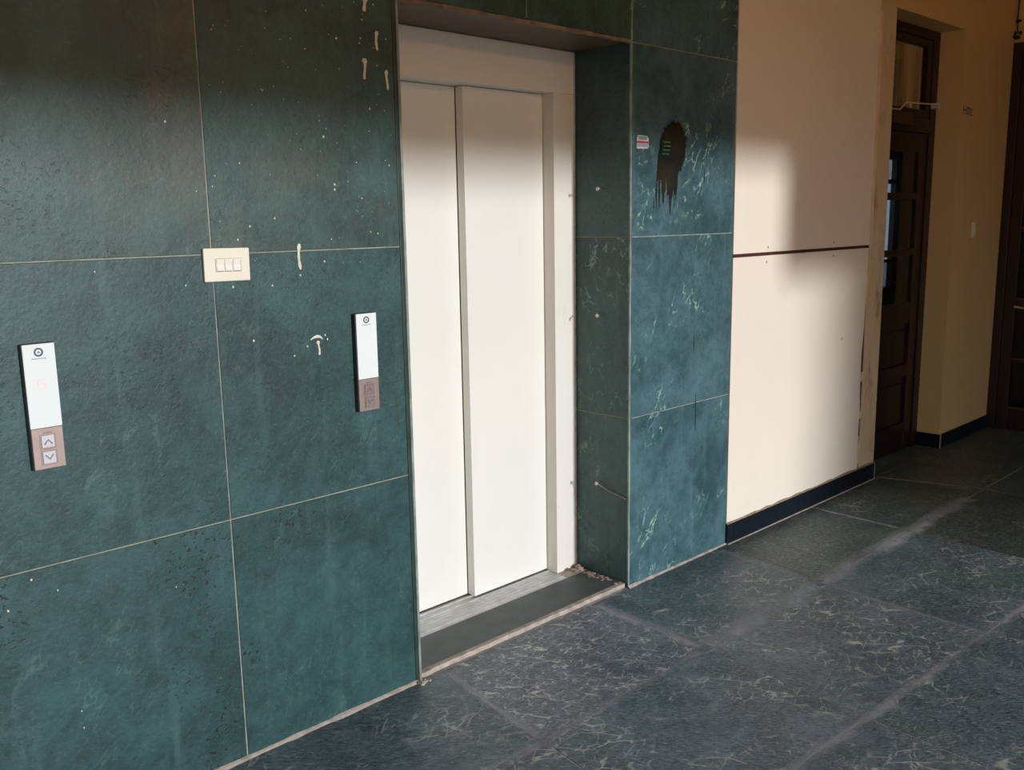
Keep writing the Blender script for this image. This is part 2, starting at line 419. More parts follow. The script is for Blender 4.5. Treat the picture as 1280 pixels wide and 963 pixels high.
new('corner_edge', bm, M_EDGE, wf)['label'] = 'pale chipped stone edge right of lift'
bm = bmesh.new(); xx = XB; A = []; B = []
while xx < XC:
    A.append((xx, Z3-.002-random.random()*.005)); B.append((xx, Z3+.0065+random.random()*.003)); xx += .03
A.append((XC, Z3-.003)); B.append((XC, Z3+.007))
prism(bm, A+B[::-1], 1, -.002, .0075); new('soffit_edge', bm, M_SOFEDGE, wf)['label'] = 'brown rough cement edge over lift recess'

# cement fillets where wall meets floor
def fillet(pts, name='cement_fillet', par=wf, w=.014, h=.009):
    bm = bmesh.new()
    prev = None
    for (x, y, nx, ny) in pts:
        k = random.uniform(.75, 1.3)
        a = bm.verts.new((x, y, -.001)); b = bm.verts.new((x+nx*w*k, y+ny*w*k, -.001)); c = bm.verts.new((x, y, h*k)); d = bm.verts.new((x+nx*w*k*.45, y+ny*w*k*.45, h*k*.6))
        if prev:
            for q in ((0, 1), (1, 3), (3, 2), (2, 0)):
                bm.faces.new([prev[q[0]], prev[q[1]], (a, b, c, d)[q[1]], (a, b, c, d)[q[0]]])
        prev = (a, b, c, d)
    return new(name, bm, M_CEMENT, par)
fillet([(XL+i*.04, -.0005, 0, -1) for i in range(int((XB-.01-XL)/.04)+1)]+[(XB, -.0005, .3, -1)])
fillet([(XC-.004, -.0005, 0, -1)]+[(XC+.03+i*.04, -.0005, 0, -1) for i in range(18)]+[(XD, -.0005, 0, -1)], w=.010, h=.007)

# threshold
th = empty('trim_1', (2.43, .13, 0)); struct(th, 'dark stone threshold with a pale front edge under the lift door', 'threshold')
box('slab', M_THRESH, (XB+.002, 2.415-.001, .032, .232, 0, .020), th, .002)
box('slab', M_THRESH, (2.415+.001, XC-.002, .032, .232, 0, .020), th, .002)
box('joint', M_GROUT, (2.414, 2.416, .034, .23, .001, .0194), th)
bm = bmesh.new(); A = []; B = []
n = 44
for i in range(n+1):
    x = XB-.004+(XC-.004-XB)*i/n
    A.append((x, .012+random.uniform(-.003, .002)-.004*(i < 3))); B.append((x, .0315))
prism(bm, A+B[::-1], 2, 0, .018); new('front_edge', bm, M_CEMENT, th, .0)['label'] = 'pale pinkish cement front edge'
bm = bmesh.new()                                               # cement crumbs piled in the corners
random.seed(3)
for i in range(46):
    t = random.random()
    x = XC-.012-abs(random.gauss(0, .02)); y = .03+t*(RD-.05); s = random.uniform(.003, .007)
    ball(bm, (x, y, .020), s, (1.6, 1.6, .5), 1)
for i in range(30):
    x = XC-.01-abs(random.gauss(0, .03)); y = RD-.02-abs(random.gauss(0, .02)); s = random.uniform(.004, .011)
    ball(bm, (x, y, .021+random.random()*.012), s, (1.4, 1.2, .8), 1)
tag(new('cement_crumbs', bm, plain('pink_cement', srgb(164, 144, 132), .95, 0, .25, 30, .4), th, 0), 'pinkish cement crumbs along the right recess corner', kind='stuff')
bm = bmesh.new()
for i in range(16): ball(bm, (XB-.005+random.gauss(0, .012), -.008-abs(random.gauss(0, .012)), .003), random.uniform(.004, .011), (1.2, 1, .7), 1)
tag(new('cement_crumbs', bm, M_CEMENT, th), kind='stuff')

# ------------------------------------------------------------------ floor tiles
XJ = {0: [-2.4, -1.65, -.75, .15, 1.05, 1.949, 2.763, 3.668, 4.570, 5.38, 6.28, 7.2]}
XJ[1] = [-2.4, -1.68, -.80, .10, 1.0, 1.884, 2.752, 3.622, 4.555, 5.56, 6.40, 7.2]
XJ[2] = [-2.4, -1.72, -.86, .02, .92, 1.80, 2.700, 3.592, 4.52, 5.50, 6.36, 7.2]
XJ[3] = [-2.4, -1.75, -.90, -.04, .86, 1.76, 2.66, 3.54, 4.47, 5.43, 6.31, 7.2]
XJ[4] = XJ[3]; XJ[5] = XJ[3]
def yj(r, x): return [-.001, -.568-.004*math.sin(x*3), -1.213-(x-2.66)*.055, -1.88-(x-2.66)*.05, -2.55-(x-2.66)*.03, YB-.28][r]
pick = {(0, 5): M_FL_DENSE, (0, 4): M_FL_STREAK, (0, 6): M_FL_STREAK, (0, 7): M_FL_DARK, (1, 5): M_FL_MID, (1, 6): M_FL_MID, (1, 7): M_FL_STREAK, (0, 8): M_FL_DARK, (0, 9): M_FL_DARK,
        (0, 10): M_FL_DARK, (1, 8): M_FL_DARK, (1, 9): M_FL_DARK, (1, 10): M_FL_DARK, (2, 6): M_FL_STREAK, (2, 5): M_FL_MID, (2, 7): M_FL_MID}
def ftile(pts, mat, dz):
    bm = bmesh.new(); c = Vector((sum(p[0] for p in pts)/4, sum(p[1] for p in pts)/4))
    q = []
    for p in pts:
        d = Vector(p)-c; q.append((c.x+d.x-.002*(1 if d.x > 0 else -1), c.y+d.y-.002*(1 if d.y > 0 else -1)))
    prism(bm, q, 2, -.012, dz); return new('tile', bm, mat, fl, .0008, 1)
random.seed(11)
for r in range(5):
    a, b = XJ[r], XJ[r+1]
    for i in range(len(a)-1):
        P = [(a[i], yj(r, a[i])), (a[i+1], yj(r, a[i+1])), (b[i+1], yj(r+1, b[i+1])), (b[i], yj(r+1, b[i]))]
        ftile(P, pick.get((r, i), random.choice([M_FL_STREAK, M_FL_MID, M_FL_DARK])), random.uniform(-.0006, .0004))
# floor in front of the wooden door, inside the reveal
box('tile', M_FL_DARK, (XE+.002, XF-.002, .0, .30, -.012, 0), fl, .0008, 1)

# pale cement haze left along some joints (thin films on the tiles, each built along its own X axis)
def film(w, amt):
    m = NT('cement_film'); v = m.coord(False); m.base(srgb(176, 184, 196)); m.rough(.7)
    sx = m.n('ShaderNodeSeparateXYZ'); m.l(v, sx.inputs[0])
    rnd = m.coord(True)
    wob = m.math('ADD', sx.outputs[1], m.math('MULTIPLY', m.math('SUBTRACT', m.noise(rnd, 7, 5, .7), .5), w*1.1))
    fall = m.ramp(m.math('ABSOLUTE', wob), w*.5, w*.05)
    al = m.math('MULTIPLY', fall, m.ramp(m.noise(rnd, 3.5, 8, .75), .22, .72))
    m.inp(m.b.inputs['Alpha'], m.math('MULTIPLY', al, amt)); return m.m
def smear(x0, y0, x1, y1, w, amt):
    L_ = math.hypot(x1-x0, y1-y0); bm = bmesh.new(); bx(bm, -L_/2, L_/2, -w/2, w/2, -.0008, .0009)
    o = new('cement_haze', bm, film(w, amt), fl, origin=False)
    o.location = Vector(((x0+x1)/2, (y0+y1)/2, 0))-fl.location; o.rotation_euler = (0, 0, math.atan2(y1-y0, x1-x0))
smear(2.76, -.560, 3.66, -.566, .15, .8)
smear(3.62, -.566, 5.3, -.562, .13, .8)
smear(1.70, -.575, 2.78, -.568, .06, .6)
smear(3.665, -.04, 3.61, -.60, .08, .75)
smear(2.775, -.03, 2.745, -.60, .09, .8)
smear(3.62, -.60, 3.59, -1.25, .05, .5)
smear(1.955, -.03, 1.875, -.62, .05, .8)
smear(2.0, -1.18, 4.2, -1.30, .06, .7)
smear(4.570, -.02, 4.550, -.58, .04, .8)
smear(5.385, -.01, 5.55, -.55, .05, .6)

# ------------------------------------------------------------------ painted boards on the cream wall
random.seed(5)
bm = bmesh.new()
edge = [(5.120, .104), (5.116, .30), (5.122, .46), (5.112, .60), (5.110, .78), (5.124, .95), (5.128, 1.08), (5.130, 1.22), (5.134, 1.386)]
prism(bm, [(XD+.001, .104)]+edge+[(XD+.001, 1.386)], 1, -.005, .0055); new('wall_board', bm, M_BOARD, wf, .001, 1)['label'] = 'lower cream wall board, lit, with ragged right edge'
box('wall_board', M_BOARD, (XD+.001, 5.138, -.005, .0055, 1.402, ZC-.002), wf, .001, 1)['label'] = 'upper cream wall board'
box('gap', M_GAP, (XD+.001, 5.136, .0025, .0058, 1.384, 1.404), wf)
box('gap', M_GAP, (5.112, 5.146, .0025, .0058, .30, 1.40), wf)
bm = bmesh.new()                                               # plaster strip beside the door
prism(bm, [(5.146, .104), (5.143, .5), (5.146, .7), (5.142, .95), (5.147, 1.4), (5.146, 2.7), (5.15, ZC-.002), (XE, ZC-.002), (XE, .104)], 1, -.003, .0055)
new('jamb_plaster', bm, M_JAMBPL, wf, .001, 1)['label'] = 'dirty stained plaster strip beside the wooden door'
bm = bmesh.new(); A = []; B = []; z = 1.40
while z < 2.66:
    A.append((5.140+random.uniform(-.003, .003), z)); B.append((5.166+random.uniform(-.004, .004), z)); z += .05
prism(bm, A+B[::-1], 1, -.008, .003); new('plaster_bead', bm, M_FILL, wf, .001, 1)
for z0, z1 in ((1.06, 1.24), (.62, .68), (.40, .45), (.13, .27)):
    bm = bmesh.new(); prism(bm, [(5.117, z0), (5.146, z0+.01), (5.143, (z0+z1)/2), (5.147, z1), (5.124, z1-.005)], 1, -.0045, .004); new('filler_patch', bm, M_FILL, wf, .0008, 1)
bm = bmesh.new()
for x, z in ((4.05, 1.355), (4.06, 1.425), (4.72, 1.36), (4.72, 1.43), (4.86, .90)): ball(bm, (x, -.0045, z), .008, (1, .35, 1), 1)
tag(new('screw_filler', bm, plain('screw_filler', srgb(178, 150, 116), .8), wf), kind='stuff')
bm = bmesh.new(); A = []; B = []; x = XD+.003
while x < XE-.005: A.append((x, .094)); B.append((x, .106+random.uniform(-.002, .006))); x += .06
A.append((XE-.002, .094)); B.append((XE-.002, .108))
prism(bm, A+B[::-1], 1, -.0075, .004); new('plaster_ledge', bm, plain('plaster_ledge', srgb(150, 128, 104), .9, 0, .25, 30, .3), wf)

# baseboards of black granite
bb = struct(empty('baseboard_front', (4.55, 0, 0)), 'black granite skirting along the cream wall', 'baseboard')
for a, b in ((XD+.001, 3.812), (3.815, 4.53), (4.533, XE)): box('skirting_tile', M_BLACK, (a, b, -.012, .0055, .003, .098), bb, .0012, 1)
bm = bmesh.new(); bx(bm, XD, XE, -.018, -.011, -.001, .004); new('cement_line', bm, M_CEMENT, bb)
box('corner_bead', M_CEMENT, (XE-.003, XE+.003, -.013, .004, .003, .100), bb, .001, 1)
bb2 = struct(empty('baseboard_right', (6.8, 0, 0)), 'black granite skirting right of the wooden door recess', 'baseboard')
box('skirting_tile', M_BLACK, (XF+.002, XR-.004, -.010, -.0005, .003, .098), bb2, .0012, 1)
box('skirting_tile', M_BLACK, (XF-.010, XF-.0005, -.009, .149, .003, .098), bb2, .0012, 1)
box('corner_bead', M_CEMENT, (XF-.012, XF+.001, -.0125, -.0105, .003, .100), bb2)

# ------------------------------------------------------------------ warm bulb over the entrance, behind the camera
t = empty('wall_lamp', (2.3, YB, 2.95)); tag(t, 'warm bulb on a bracket over the lobby entrance', 'lamp')
bm = bmesh.new(); tube(bm, [(2.3, YB, 2.95), (2.3, YB+.025, 2.95)], .05, 16); tube(bm, [(2.3, YB+.02, 2.95), (2.3, YB+.09, 2.95), (2.3, YB+.11, 2.93)], .012, 8); tube(bm, [(2.3, YB+.11, 2.94), (2.3, YB+.11, 2.88)], .02, 12); new('bracket', bm, M_PSIDE, t)
M_BULB = NT('warm_bulb'); M_BULB.base((1, .8, .5, 1)); M_BULB.b.inputs['Emission Color'].default_value = (1, .70, .36, 1); M_BULB.b.inputs['Emission Strength'].default_value = 14
bm = bmesh.new(); ball(bm, (2.3, YB+.11, 2.85), .035, (1, 1, 1.2)); new('bulb', bm, M_BULB.m, t, smooth=True)
ld = bpy.data.lights.new('bulb_light', 'POINT'); ld.energy = 24; ld.color = (1, .70, .36); ld.shadow_soft_size = .10
lo = bpy.data.objects.new('bulb_light', ld); COL.objects.link(lo); lo.parent = t; lo.location = (0, .26, -.12)

# ------------------------------------------------------------------ lift door
lift = empty('lift_door', (2.43, .35, 0))
tag(lift, 'cream enamelled two panel sliding lift door set back in the green stone recess', 'lift door')
YP1, YP2 = .360, .405
box('frame_header', M_LIFT, (XB+.002, XC-.001, RD+.001, .438, 2.085, Z3-.001), lift, .0015)
box('frame_jamb', M_LIFTJ, (2.878, XC-.001, RD+.001, .438, .020, 2.0845), lift, .0015)['label'] = 'right frame jamb with scuffed paint'
box('frame_jamb', M_LIFTJ, (XB+.002, 1.998, RD+.001, .438, .020, 2.0845), lift, .0015)
bm = bmesh.new(); bx(bm, 2.440, 2.8765, YP1, YP1+.042, .028, 2.083)
new('door_panel', bm, M_LIFT, lift, .002)['label'] = 'front sliding panel, the right one'
box('door_panel', M_LIFT, (1.999, 2.4395, YP2, YP2+.024, .028, 2.083), lift, .002)['label'] = 'rear sliding panel, the left one'
L = [(2.0, 2.8775, .233, .438, 0.0, .018)]
for y in (.262, .286, .31, .334): L.append((2.0, 2.8775, y-.0098, y+.0098, .018, .0192))
L.append((2.0, 2.8775, .346, .356, .018, .022)); L.append((2.0, 2.8775, .388, .400, .018, .022))
boxes('sill', M_STEEL, L, lift)['label'] = 'ribbed aluminium door sill'
boxes('sill', M_CEMENT, [(XB+.002, 1.999, .233, .438, 0, .019), (2.8785, XC-.002, .233, .438, 0, .0195)], lift)
box('caulk_bead', plain('caulk', srgb(196, 190, 178), .8, 0, .2, 30), (XC-.007, XC-.001, RD-.003, RD+.001, .02, Z3-.004), lift, .001)

# ------------------------------------------------------------------ lift call panels
def call_panel(x0, x1, z0, z1, label, light_btn, digit):
    w = x1-x0; h = z1-z0; cx = (x0+x1)/2
    t = empty('call_panel', (cx, 0, z0)); tag(t, label, 'call panel', None)
    box('housing', M_PSIDE, (x0, x1, -.020, -.0002, z0, z1), t, .0025)
    zm = z0+h*.335
    gl = box('display_glass', M_PWHITE, (x0+.002, x1-.0005, -.0235, -.0202, zm, z1-.001), t, .0012)
    bm = bmesh.new()                                            # bevelled metal lower plate
    prism(bm, [(x0+.002, z0+.001), (x1-.0005, z0+.001), (x1-.0005, zm-.0008), (x0+.002, zm-.0008)], 1, -.0235, -.0202)
    pl = new('button_plate', bm, M_PMETAL, t, .0018)
    # emblem ring + tiny line of lettering
    bm = bmesh.new(); zc = z1-.021; R = .0088
    tube(bm, [(cx+R*math.cos(a), -.0238, zc+R*math.sin(a)) for a in [i*math.pi/8 for i in range(17)]], .0022, 6)
    prism(bm, [(cx-.004, zc-.003), (cx, zc+.004), (cx+.004, zc-.003), (cx+.0018, zc-.003), (cx, zc+.0005), (cx-.0018, zc-.003)], 1, -.0244, -.0234)
    for i in range(9): bx(bm, cx-.0165+i*.0037, cx-.0165+i*.0037+.0024, -.0240, -.0234, zc-.0165, zc-.0145)
    new('emblem', bm, M_INK, gl)
    if digit:
        bm = bmesh.new(); zd = z0+h*.64; a = .010; b = .013; s = .0028
        segs = [(-a+s, a, b*2-s, b*2), (-a+s, a, b-s/2, b+s/2), (-a+s, a-s, 0, s), (-a, -a+s, 0, b*2), (a-s, a, 0, b-s/2-.0001)]
        for q in segs: bx(bm, cx+q[0], cx+q[1], -.0237, -.0234, zd+q[2], zd+q[3])
        new('digit', bm, M_RED, gl)['label'] = 'faint red floor digit'
    bmats = M_BTN if light_btn else M_BTN2
    bs = w*.40
    for k in (0, 1):
        zc = z0+h*(.225 if k == 0 else .095)
        b = box('button', bmats, (cx-bs/2, cx+bs/2, -.0262, -.0236, zc-bs/2, zc+bs/2), t, .0012)
        b['label'] = 'up button' if k == 0 else 'down button'
        fr = bmesh.new(); o = bs/2+.0035; i_ = bs/2+.001
        for q in ((-o, o, i_, o), (-o, o, -o, -i_), (-o, -i_, -i_, i_), (i_, o, -i_, i_)): bx(fr, cx+q[0], cx+q[1], -.0245, -.0234, zc+q[2], zc+q[3])
        new('button_frame', fr, M_BTN2, t)
        ch = bmesh.new(); s = bs*.33; sg = 1 if k == 0 else -1; d = .0028
        prism(ch, [(cx-s, zc-sg*s*.6), (cx, zc+sg*s*.6), (cx+s, zc-sg*s*.6), (cx+s-d*.6, zc-sg*(s*.6+d)), (cx, zc+sg*(s*.6-d*1.3)), (cx-s+d*.6, zc-sg*(s*.6+d))], 1, -.0267, -.0258)
        new('arrow', ch, M_INK, b)
        if True:
            lt = bmesh.new(); bx(lt, cx-.011, cx+.011, -.0239, -.0233, zc+bs/2+.0055, zc+bs/2+.0068); new('braille_line', lt, M_PSIDE, t)
    return t
call_panel(.689, .765, .997, 1.307, 'white glass lift call panel with pale buttons, left of the rocker switch plate', True, True)
call_panel(1.642, 1.720, .993, 1.302, 'white glass lift call panel with rose grey buttons, right beside the lift opening', False, False)

# ------------------------------------------------------------------ switch plates
t = empty('switch_plate', (1.237, 0, 1.470)); tag(t, 'cream three rocker light switch plate on a green tile joint between the call panels', 'switch')
box('plate', M_PLATE, (1.169, 1.305, -.012, -.0004, 1.4255, 1.5165), t, .003, 3)
box('module_frame', M_ROCKLINE, (1.2015, 1.2785, -.0126, -.0118, 1.452, 1.4885), t, .0005, 1)
box('module_frame', M_PLATE, (1.2025, 1.2775, -.0130, -.0118, 1.453, 1.4875), t, .0005, 1)
for i in range(3):
    x = 1.2045+i*.0243; bm = bmesh.new()
    prism(bm, [(-.0128, 1.4545), (-.0168, 1.4545), (-.0140, 1.470), (-.0162, 1.486), (-.0128, 1.486)], 0, x, x+.0222)
    r_ = new('rocker', bm, M_ROCK, t, .0012)
    box('rocker_gap', M_ROCKLINE, (x+.0012, x+.0210, -.0134, -.0127, 1.4534, 1.4546), t)
t.rotation_euler = (0, math.radians(.7), 0)
t = empty('wall_switch', (6.68, 0, 1.45)); tag(t, 'small narrow pale switch on the shaded cream wall right of the wooden door', 'switch')
box('plate', M_PLATE, (6.655, 6.705, -.010, -.0003, 1.405, 1.505), t, .002)
box('rocker', M_ROCK, (6.668, 6.692, -.015, -.010, 1.435, 1.475), t, .0015)

# ------------------------------------------------------------------ sticker, stain, nails
t = empty('sticker', (3.08, 0, 1.868)); tag(t, 'torn white sticker with a red band on the tiled pier', 'sticker')
bm = bmesh.new(); prism(bm, [(3.044, 1.855), (3.050, 1.850), (3.118, 1.853), (3.122, 1.862), (3.122, 1.893), (3.112, 1.902), (3.055, 1.904), (3.047, 1.893)], 1, -.0012, -.0004); new('paper', bm, M_STK_W, t)
for z0, z1, mm, i in ((1.8735, 1.8805, M_STK_R, .0), (1.859, 1.868, M_STK_B, .004), (1.8865, 1.9005, M_STK_G, .010), (1.868, 1.8735, plain('sticker_pink', srgb(226, 170, 180), .6, 0, .1), .002)):
    bm = bmesh.new(); bx(bm, 3.046+i, 3.121-i, -.00145, -.00115, z0, z1); new('print_band', bm, mm, t)
bm = bmesh.new()
bx(bm, 3.13, 3.43, -.0009, -.0003, 1.58, 2.02); st = new('dark_stain', bm, M_STAIN, wf); st['label'] = 'dark brown dripping stain on the tiled pier'
bm = bmesh.new(); random.seed(9)
for i, z in enumerate((1.884, 1.868, 1.852, 1.836)):
    x = 3.21+random.uniform(0, .02); e = 3.275 - random.uniform(0, .015)
    while x < e:
        w = random.uniform(.004, .012); bx(bm, x, min(e, x+w), -.0015, -.001, z-.002, z+.001+random.random()*.002); x += w+.004
tag(new('faded_lettering', bm, M_GREENTXT, st), 'faded green unreadable lettering', kind='stuff')
bm = bmesh.new()
for x, z0, z1 in ((3.462, .985, 1.055), (3.485, .62, .79), (3.16, 1.60, 1.66), (3.52, 1.72, 1.78)):
    prism(bm, [(x-.002, z0), (x+.002, z0+.01), (x+.003, (z0+z1)/2), (x+.001, z1), (x-.001, z1), (x-.002, (z0+z1)/2)], 1, -.0009, -.0001)
tag(new('dark_scratch', bm, plain('scratch_dark', srgb(18, 38, 42), .5), wf), kind='stuff')
def nail(y, z, label, bent=0, wire=False):
    t = empty('nail', (XC, y, z)); tag(t, label, 'nail')
    bm = bmesh.new(); tip = (XC-.028, y-.002-bent, z-bent)
    tube(bm, [(XC+.004, y, z), (XC-.014, y, z), tip], .0028, 8); new('shank', bm, M_NAIL, t)
    bm = bmesh.new(); ball(bm, tip, .0085, (.5, 1, 1), 2); new('head', bm, plain('nail_head', srgb(214, 200, 186), .4, .3, .05), t, smooth=True)
    if wire:
        bm = bmesh.new(); tube(bm, [tip, (XC-.012, y-.014, z-.012), (XC-.006, y-.05, z-.028), (XC-.005, y-.10, z-.036), (XC-.004, y-.148, z-.045)], .0022, 6); new('string', bm, M_WIRE, t)
nail(.151, 1.697, 'topmost of three nails in the shaded side of the lift recess')
nail(.164, 1.184, 'bent nail at mid height in the shaded side of the lift recess', .010)
nail(.159, .442, 'lowest nail in the lift recess side, with a string trailing to the corner', 0, True)

# paint drips and specks on the left tiles
bm = bmesh.new(); random.seed(21)
def drip(x, z, w, l, wob=.004):
    n = 8; A = []; B = []
    for i in range(n+1):
        t_ = i/n; ww = w*(1.0 if t_ < .2 else .5 if t_ < .85 else .62)*random.uniform(.8, 1.15); cx_ = x+wob*math.sin(t_*5+x*40)*.5
        if i in (0, n): ww *= .5
        A.append((cx_-ww/2, z-l*t_)); B.append((cx_+ww/2, z-l*t_))
    prism(bm, A+B[::-1], 1, -.0014, .0008)
def unp(px, py):          # photograph pixel -> the tile face (y = 0)
    d = fw + r2*((px-640)/1165.93) - u2*((py-481.5)/1165.93); o = Vector((0, -2.4083, 1.584)); k = -o.y/d.y; p = o+d*k
    return p.x, p.z
for px, py, w, l in ((455, -2, 7, 16), (470, 39, 6, 24), (455, 73, 6, 26), (483, 88, 5, 24), (373, 305, 6, 32), (398, 426, 4, 18)):
    x, z = unp(px, py); x1, z1 = unp(px, py+l); x2, _ = unp(px+w, py); drip(x, z, x2-x, z-z1)
arc = [(388, 425), (392, 422), (396, 420.5), (400, 421), (403, 423.5)]; A = []; B = []
for i, (px, py) in enumerate(arc):
    hw = (.8, 1.4, 2.0, 1.4, .8)[i]; A.append(unp(px, py-hw)); B.append(unp(px, py+hw))
prism(bm, A+B[::-1], 1, -.0014, .0008)
bx_ = [(406, 419), (409, 424), (384, 433)]
SP = [(375, 344, 3), (399, 151, 2), (404, 171, 4), (462, 136, 3.2), (461, 164, 2), (418, 231, 3), (418, 237, 3), (407, 161, 2), (445, 203, 2), (452, 248, 2), (299, 204, 2.4), (268, 220, 2), (343, 273, 2.4), (297, 300, 2.6), (312, 283, 3),
      (472, 292, 2.5), (471, 82, 2.5), (466, 60, 2), (450, 48, 3), (420, 48, 3.5), (452, 25, 2.5), (466, 6, 2.5), (482, 49, 2.5), (449, 54, 2), (381, 61, 2), (264, 37, 2), (206, 152, 3), (405, 327, 3), (291, 359, 3), (317, 426, 3.2), (340, 357, 2.6),
      (368, 445, 2.5), (39, 725, 3), (10, 764, 3), (72, 738, 2), (220, 734, 1.8), (500, 166, 3), (500, 133, 3), (328, 113, 2), (245, 239, 2), (265, 233, 1.8), (382, 13, 2.2), (326, 112, 2), (232, 357, 2), (414, 299, 2), (463, 290, 2), (486, 207, 2.2), (102, 889, 2), (105, 910, 2), (118, 340, 2)]
for px, py in bx_: SP.append((px, py, 3))
for k in range(70): SP.append((random.uniform(260, 490), random.uniform(0, 340), random.uniform(.7, 1.5)))
for px, py, s in SP:
    x, z = unp(px, py); r = s*.0009
    n = 7; ph = random.random()*6
    prism(bm, [(x+r*random.uniform(.75, 1.2)*math.cos(ph+2*math.pi*i/n), z+r*random.uniform(.9, 1.5)*math.sin(ph+2*math.pi*i/n)) for i in range(n)], 1, -.0018, .0008)
tag(new('paint_splatter', bm, M_DRIP, wf), 'pale paint drips and specks on the green tiles left of the lift', kind='stuff')

# ------------------------------------------------------------------ wooden door in the recess
d1 = struct(empty('door_1', (5.835, .15, 0)), 'dark wooden glazed door recessed in the cream wall', 'door')
Y0, Y1 = .15, .205
boxes('door_frame', M_WOOD, [(XE+.001, 5.42, Y0, .25, 0, 2.70), (6.245, XF-.001, Y0, .25, 0, 2.70), (5.42, 6.245, Y0, .25, 2.645, 2.70), (5.42, 6.245, Y0, .25, 2.075, 2.165)], d1, .003)
boxes('transom_sash', M_WOOD, [(5.422, 5.46, Y0+.008, Y1, 2.167, 2.643), (6.18, 6.243, Y0+.008, Y1, 2.167, 2.643), (5.46, 6.18, Y0+.008, Y1, 2.60, 2.643), (5.46, 6.18, Y0+.008, Y1, 2.167, 2.215)], d1, .003)
box('pane', M_GLASS, (5.461, 6.179, .176, .180, 2.216, 2.599), d1)
boxes('stile', M_WOOD, [(5.424, 5.53, Y0+.01, Y1, .006, 2.072)], d1, .003)
boxes('stile', M_WOOD, [(6.135, 6.241, Y0+.01, Y1, .006, 2.072)], d1, .003)
for z0, z1 in ((.006, .19), (.51, .59), (.865, 1.00), (1.305, 1.345), (1.655, 1.70), (1.955, 2.072)):
    box('rail', M_WOOD, (5.531, 6.134, Y0+.013, Y1, z0, z1), d1, .003)
for z0, z1 in ((1.00, 1.305), (1.345, 1.655), (1.70, 1.955)):
    box('pane', M_GLASS, (5.532, 6.133, .176, .180, z0+.001, z1-.001), d1)
for z0, z1 in ((.19, .51), (.59, .865)):
    bm = bmesh.new(); bx(bm, 5.532, 6.133, .182, .200, z0+.001, z1-.001); bx(bm, 5.58, 6.085, .172, .183, z0+.045, z1-.045); new('wood_panel', bm, M_WOOD, d1, .003)
bm = bmesh.new(); tube(bm, [(5.60, .115, 2.185), (5.70, .112, 2.185), (5.765, .108, 2.225), (5.78, .108, 2.232), (6.255, .112, 2.252)], .0045, 8); bx(bm, 6.245, 6.268, .105, .152, 2.228, 2.262); bx(bm, 5.838, 5.85, .104, .116, 2.205, 2.238)
new('closer_arm', bm, M_WHITEM, d1)['label'] = 'pale door closer arm across the top of the door'
box('closer_body', M_CLOSER, (5.62, 5.87, .100, .162, 2.105, 2.172), d1, .006)
# what shows through its glass: dim room with a window and a curtain over the transom
WX0, WX1, WZ0, WZ1 = 11.2, 13.66, .45, 2.37
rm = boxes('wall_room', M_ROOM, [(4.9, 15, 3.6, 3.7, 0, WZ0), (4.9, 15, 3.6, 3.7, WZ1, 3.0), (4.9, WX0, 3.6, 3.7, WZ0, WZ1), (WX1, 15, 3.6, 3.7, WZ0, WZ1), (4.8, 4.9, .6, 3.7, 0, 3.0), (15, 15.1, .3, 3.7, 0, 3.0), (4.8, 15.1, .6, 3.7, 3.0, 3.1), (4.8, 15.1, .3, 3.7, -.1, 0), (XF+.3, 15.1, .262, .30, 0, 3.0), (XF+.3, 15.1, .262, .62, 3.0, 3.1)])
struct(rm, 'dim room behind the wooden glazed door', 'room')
w1 = struct(empty('window_1', (12.43, 3.62, .45)), 'bright window seen through the door glass', 'window')
boxes('window_frame', M_WOOD, [(WX0, WX1, 3.61, 3.68, WZ0, WZ0+.05), (WX0, WX1, 3.61, 3.68, WZ1-.05, WZ1), (WX0, WX0+.05, 3.61, 3.68, WZ0+.05, WZ1-.05), (WX1-.05, WX1, 3.61, 3.68, WZ0+.05, WZ1-.05),
      (WX0+.05, WX1-.05, 3.61, 3.68, 1.98, 2.04), (WX0+.05, WX1-.05, 3.61, 3.68, .86, .90), (12.40, 12.46, 3.61, 3.68, WZ0+.05, WZ1-.05)], w1)
for z0, z1 in ((WZ0+.05, .86), (.90, 1.98), (2.04, WZ1-.05)):
    box('pane', glass('dusty_window_glass', {WZ0+.05: (.07, .09, .11, 1), .90: (.24, .27, .30, 1)}.get(z0, (.20, .17, .16, 1))), (WX0+.05, WX1-.05, 3.64, 3.645, z0, z1), w1)
bm = bmesh.new(); F = [(5.464+i*.0089, .192+.006*math.sin(i*.9)+.003*math.sin(i*2.3)) for i in range(81)]
prism(bm, F+[(x, y+.003) for x, y in F[::-1]], 2, 2.217, 2.598); ct = new('curtain', bm, M_CURT); tag(ct, 'brown pleated curtain behind the transom pane of the wooden door', 'curtain')

# faint stencilled mark and a cable remnant
bm = bmesh.new()
for q in ((0, .012, 0, .05), (.012, .05, .020, .030), (.05, .062, 0, .05), (.075, .087, 0, .045), (.087, .115, .035, .047), (.115, .127, .006, .045), (.087, .115, .0, .010), (.14, .150, 0, .04), (.15, .178, .03, .04), (.15, .172, .012, .02), (.15, .178, -.004, .006)):
    bx(bm, 6.375+q[0]*.85, 6.375+q[1]*.85, -.0007, -.0001, 2.193+q[2], 2.193+q[3])
tag(new('painted_mark', bm, M_SIGN), 'small faded grey painted mark on the cream wall right of the door recess', 'sign')
t = empty('hanging_string', (XR, -.02, 2.74)); tag(t, 'dark knotted string hanging above the end door frame in the corner', 'string')
bm = bmesh.new(); tube(bm, [(XR-.008, -.018, 3.02), (XR-.007, -.014, 2.94), (XR-.009, -.012, 2.86), (XR-.007, -.02, 2.78)], .004, 6); new('string', bm, plain('olive_string', srgb(74, 58, 28), .9), t)
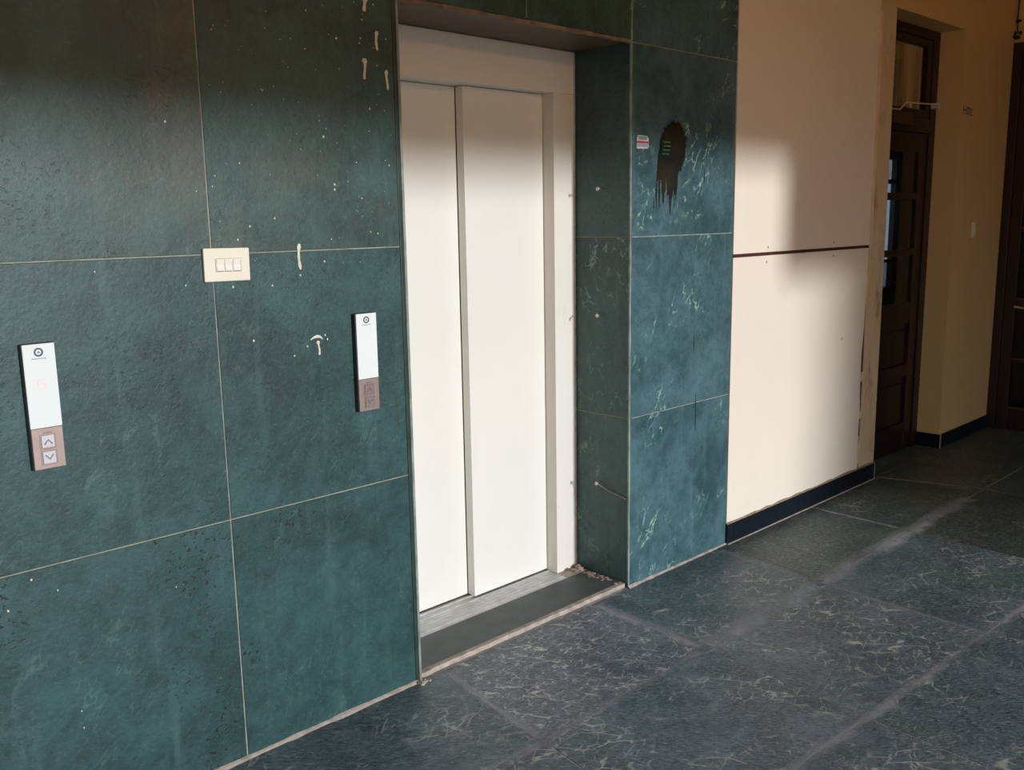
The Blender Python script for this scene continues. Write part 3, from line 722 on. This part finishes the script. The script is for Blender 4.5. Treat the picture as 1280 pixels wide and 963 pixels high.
bm = bmesh.new(); ball(bm, (XR-.014, -.030, 3.015), .026, (.5, 1.5, .6)); ball(bm, (XR-.012, .0-.008, 3.03), .016, (.6, 1, .6)); new('clamp', bm, M_DKBLOB, t, smooth=True)
bm = bmesh.new(); ball(bm, (XR-.012, -.022, 2.855), .015, (.6, 1.3, .8)); new('knot', bm, M_RDBLOB, t, smooth=True)
for c, r, s in (((XR-.016, -.006, 2.775), .012, (.8, .8, 1.3)), ((XR-.016, -.040, 2.775), .012, (.8, .9, 1.2)), ((XR-.022, -.022, 2.745), .015, (.8, 1.5, .9)), ((XR-.03, -.004, 2.752), .011, (1.6, .8, .7))):
    bm = bmesh.new(); ball(bm, c, r, s); new('knot', bm, M_DKBLOB, t, smooth=True)

# ------------------------------------------------------------------ end door
d2 = struct(empty('door_2', (XR, -.8, 0)), 'dark wooden glazed double door at the end of the corridor', 'door')
X0 = XR-.012
boxes('door_frame', M_WOODB, [(X0, XR+.1, -.060, -.0005, 0, 2.714), (X0, XR+.1, -1.618, -1.56, 0, 2.714), (X0, XR+.1, -1.56, -.060, 2.655, 2.714)], d2, .003)
for a, b in ((-.062, -.808), (-.812, -1.558)):
    y1, y0 = a, b
    for q in ((y1-.075, y1), (y0, y0+.075)): box('stile', M_WOODB, (X0+.008, XR+.045, q[0], q[1], .005, 2.652), d2, .003)
    rows = [(.005, .172), (.502, .530), (.872, .962), (1.43, 1.46), (1.93, 1.96), (2.56, 2.652)]
    for z0, z1 in rows: box('rail', M_WOODB, (X0+.010, XR+.045, y0+.076, y1-.076, z0, z1), d2, .003)
    for (q0, q1) in zip(rows[:-1], rows[1:]):
        box('pane', M_DARKGLASS, (XR+.012, XR+.016, y0+.077, y1-.077, q0[1]+.001, q1[0]-.001), d2)
        box('glazing_bead', plain('bead_wood', srgb(92, 66, 44), .4), (X0+.004, X0+.0105, y0+.08, y1-.08, q0[1]-.006, q0[1]+.004), d2, .001, 1)
bm = bmesh.new(); tube(bm, [(X0-.03, -.150, .905), (X0-.034, -.20, .900), (X0-.034, -.26, .900)], .008, 8); bx(bm, X0-.03, X0+.011, -.158, -.142, .897, .913); new('handle', bm, plain('brass_handle', srgb(222, 206, 164), .25, .6), d2)
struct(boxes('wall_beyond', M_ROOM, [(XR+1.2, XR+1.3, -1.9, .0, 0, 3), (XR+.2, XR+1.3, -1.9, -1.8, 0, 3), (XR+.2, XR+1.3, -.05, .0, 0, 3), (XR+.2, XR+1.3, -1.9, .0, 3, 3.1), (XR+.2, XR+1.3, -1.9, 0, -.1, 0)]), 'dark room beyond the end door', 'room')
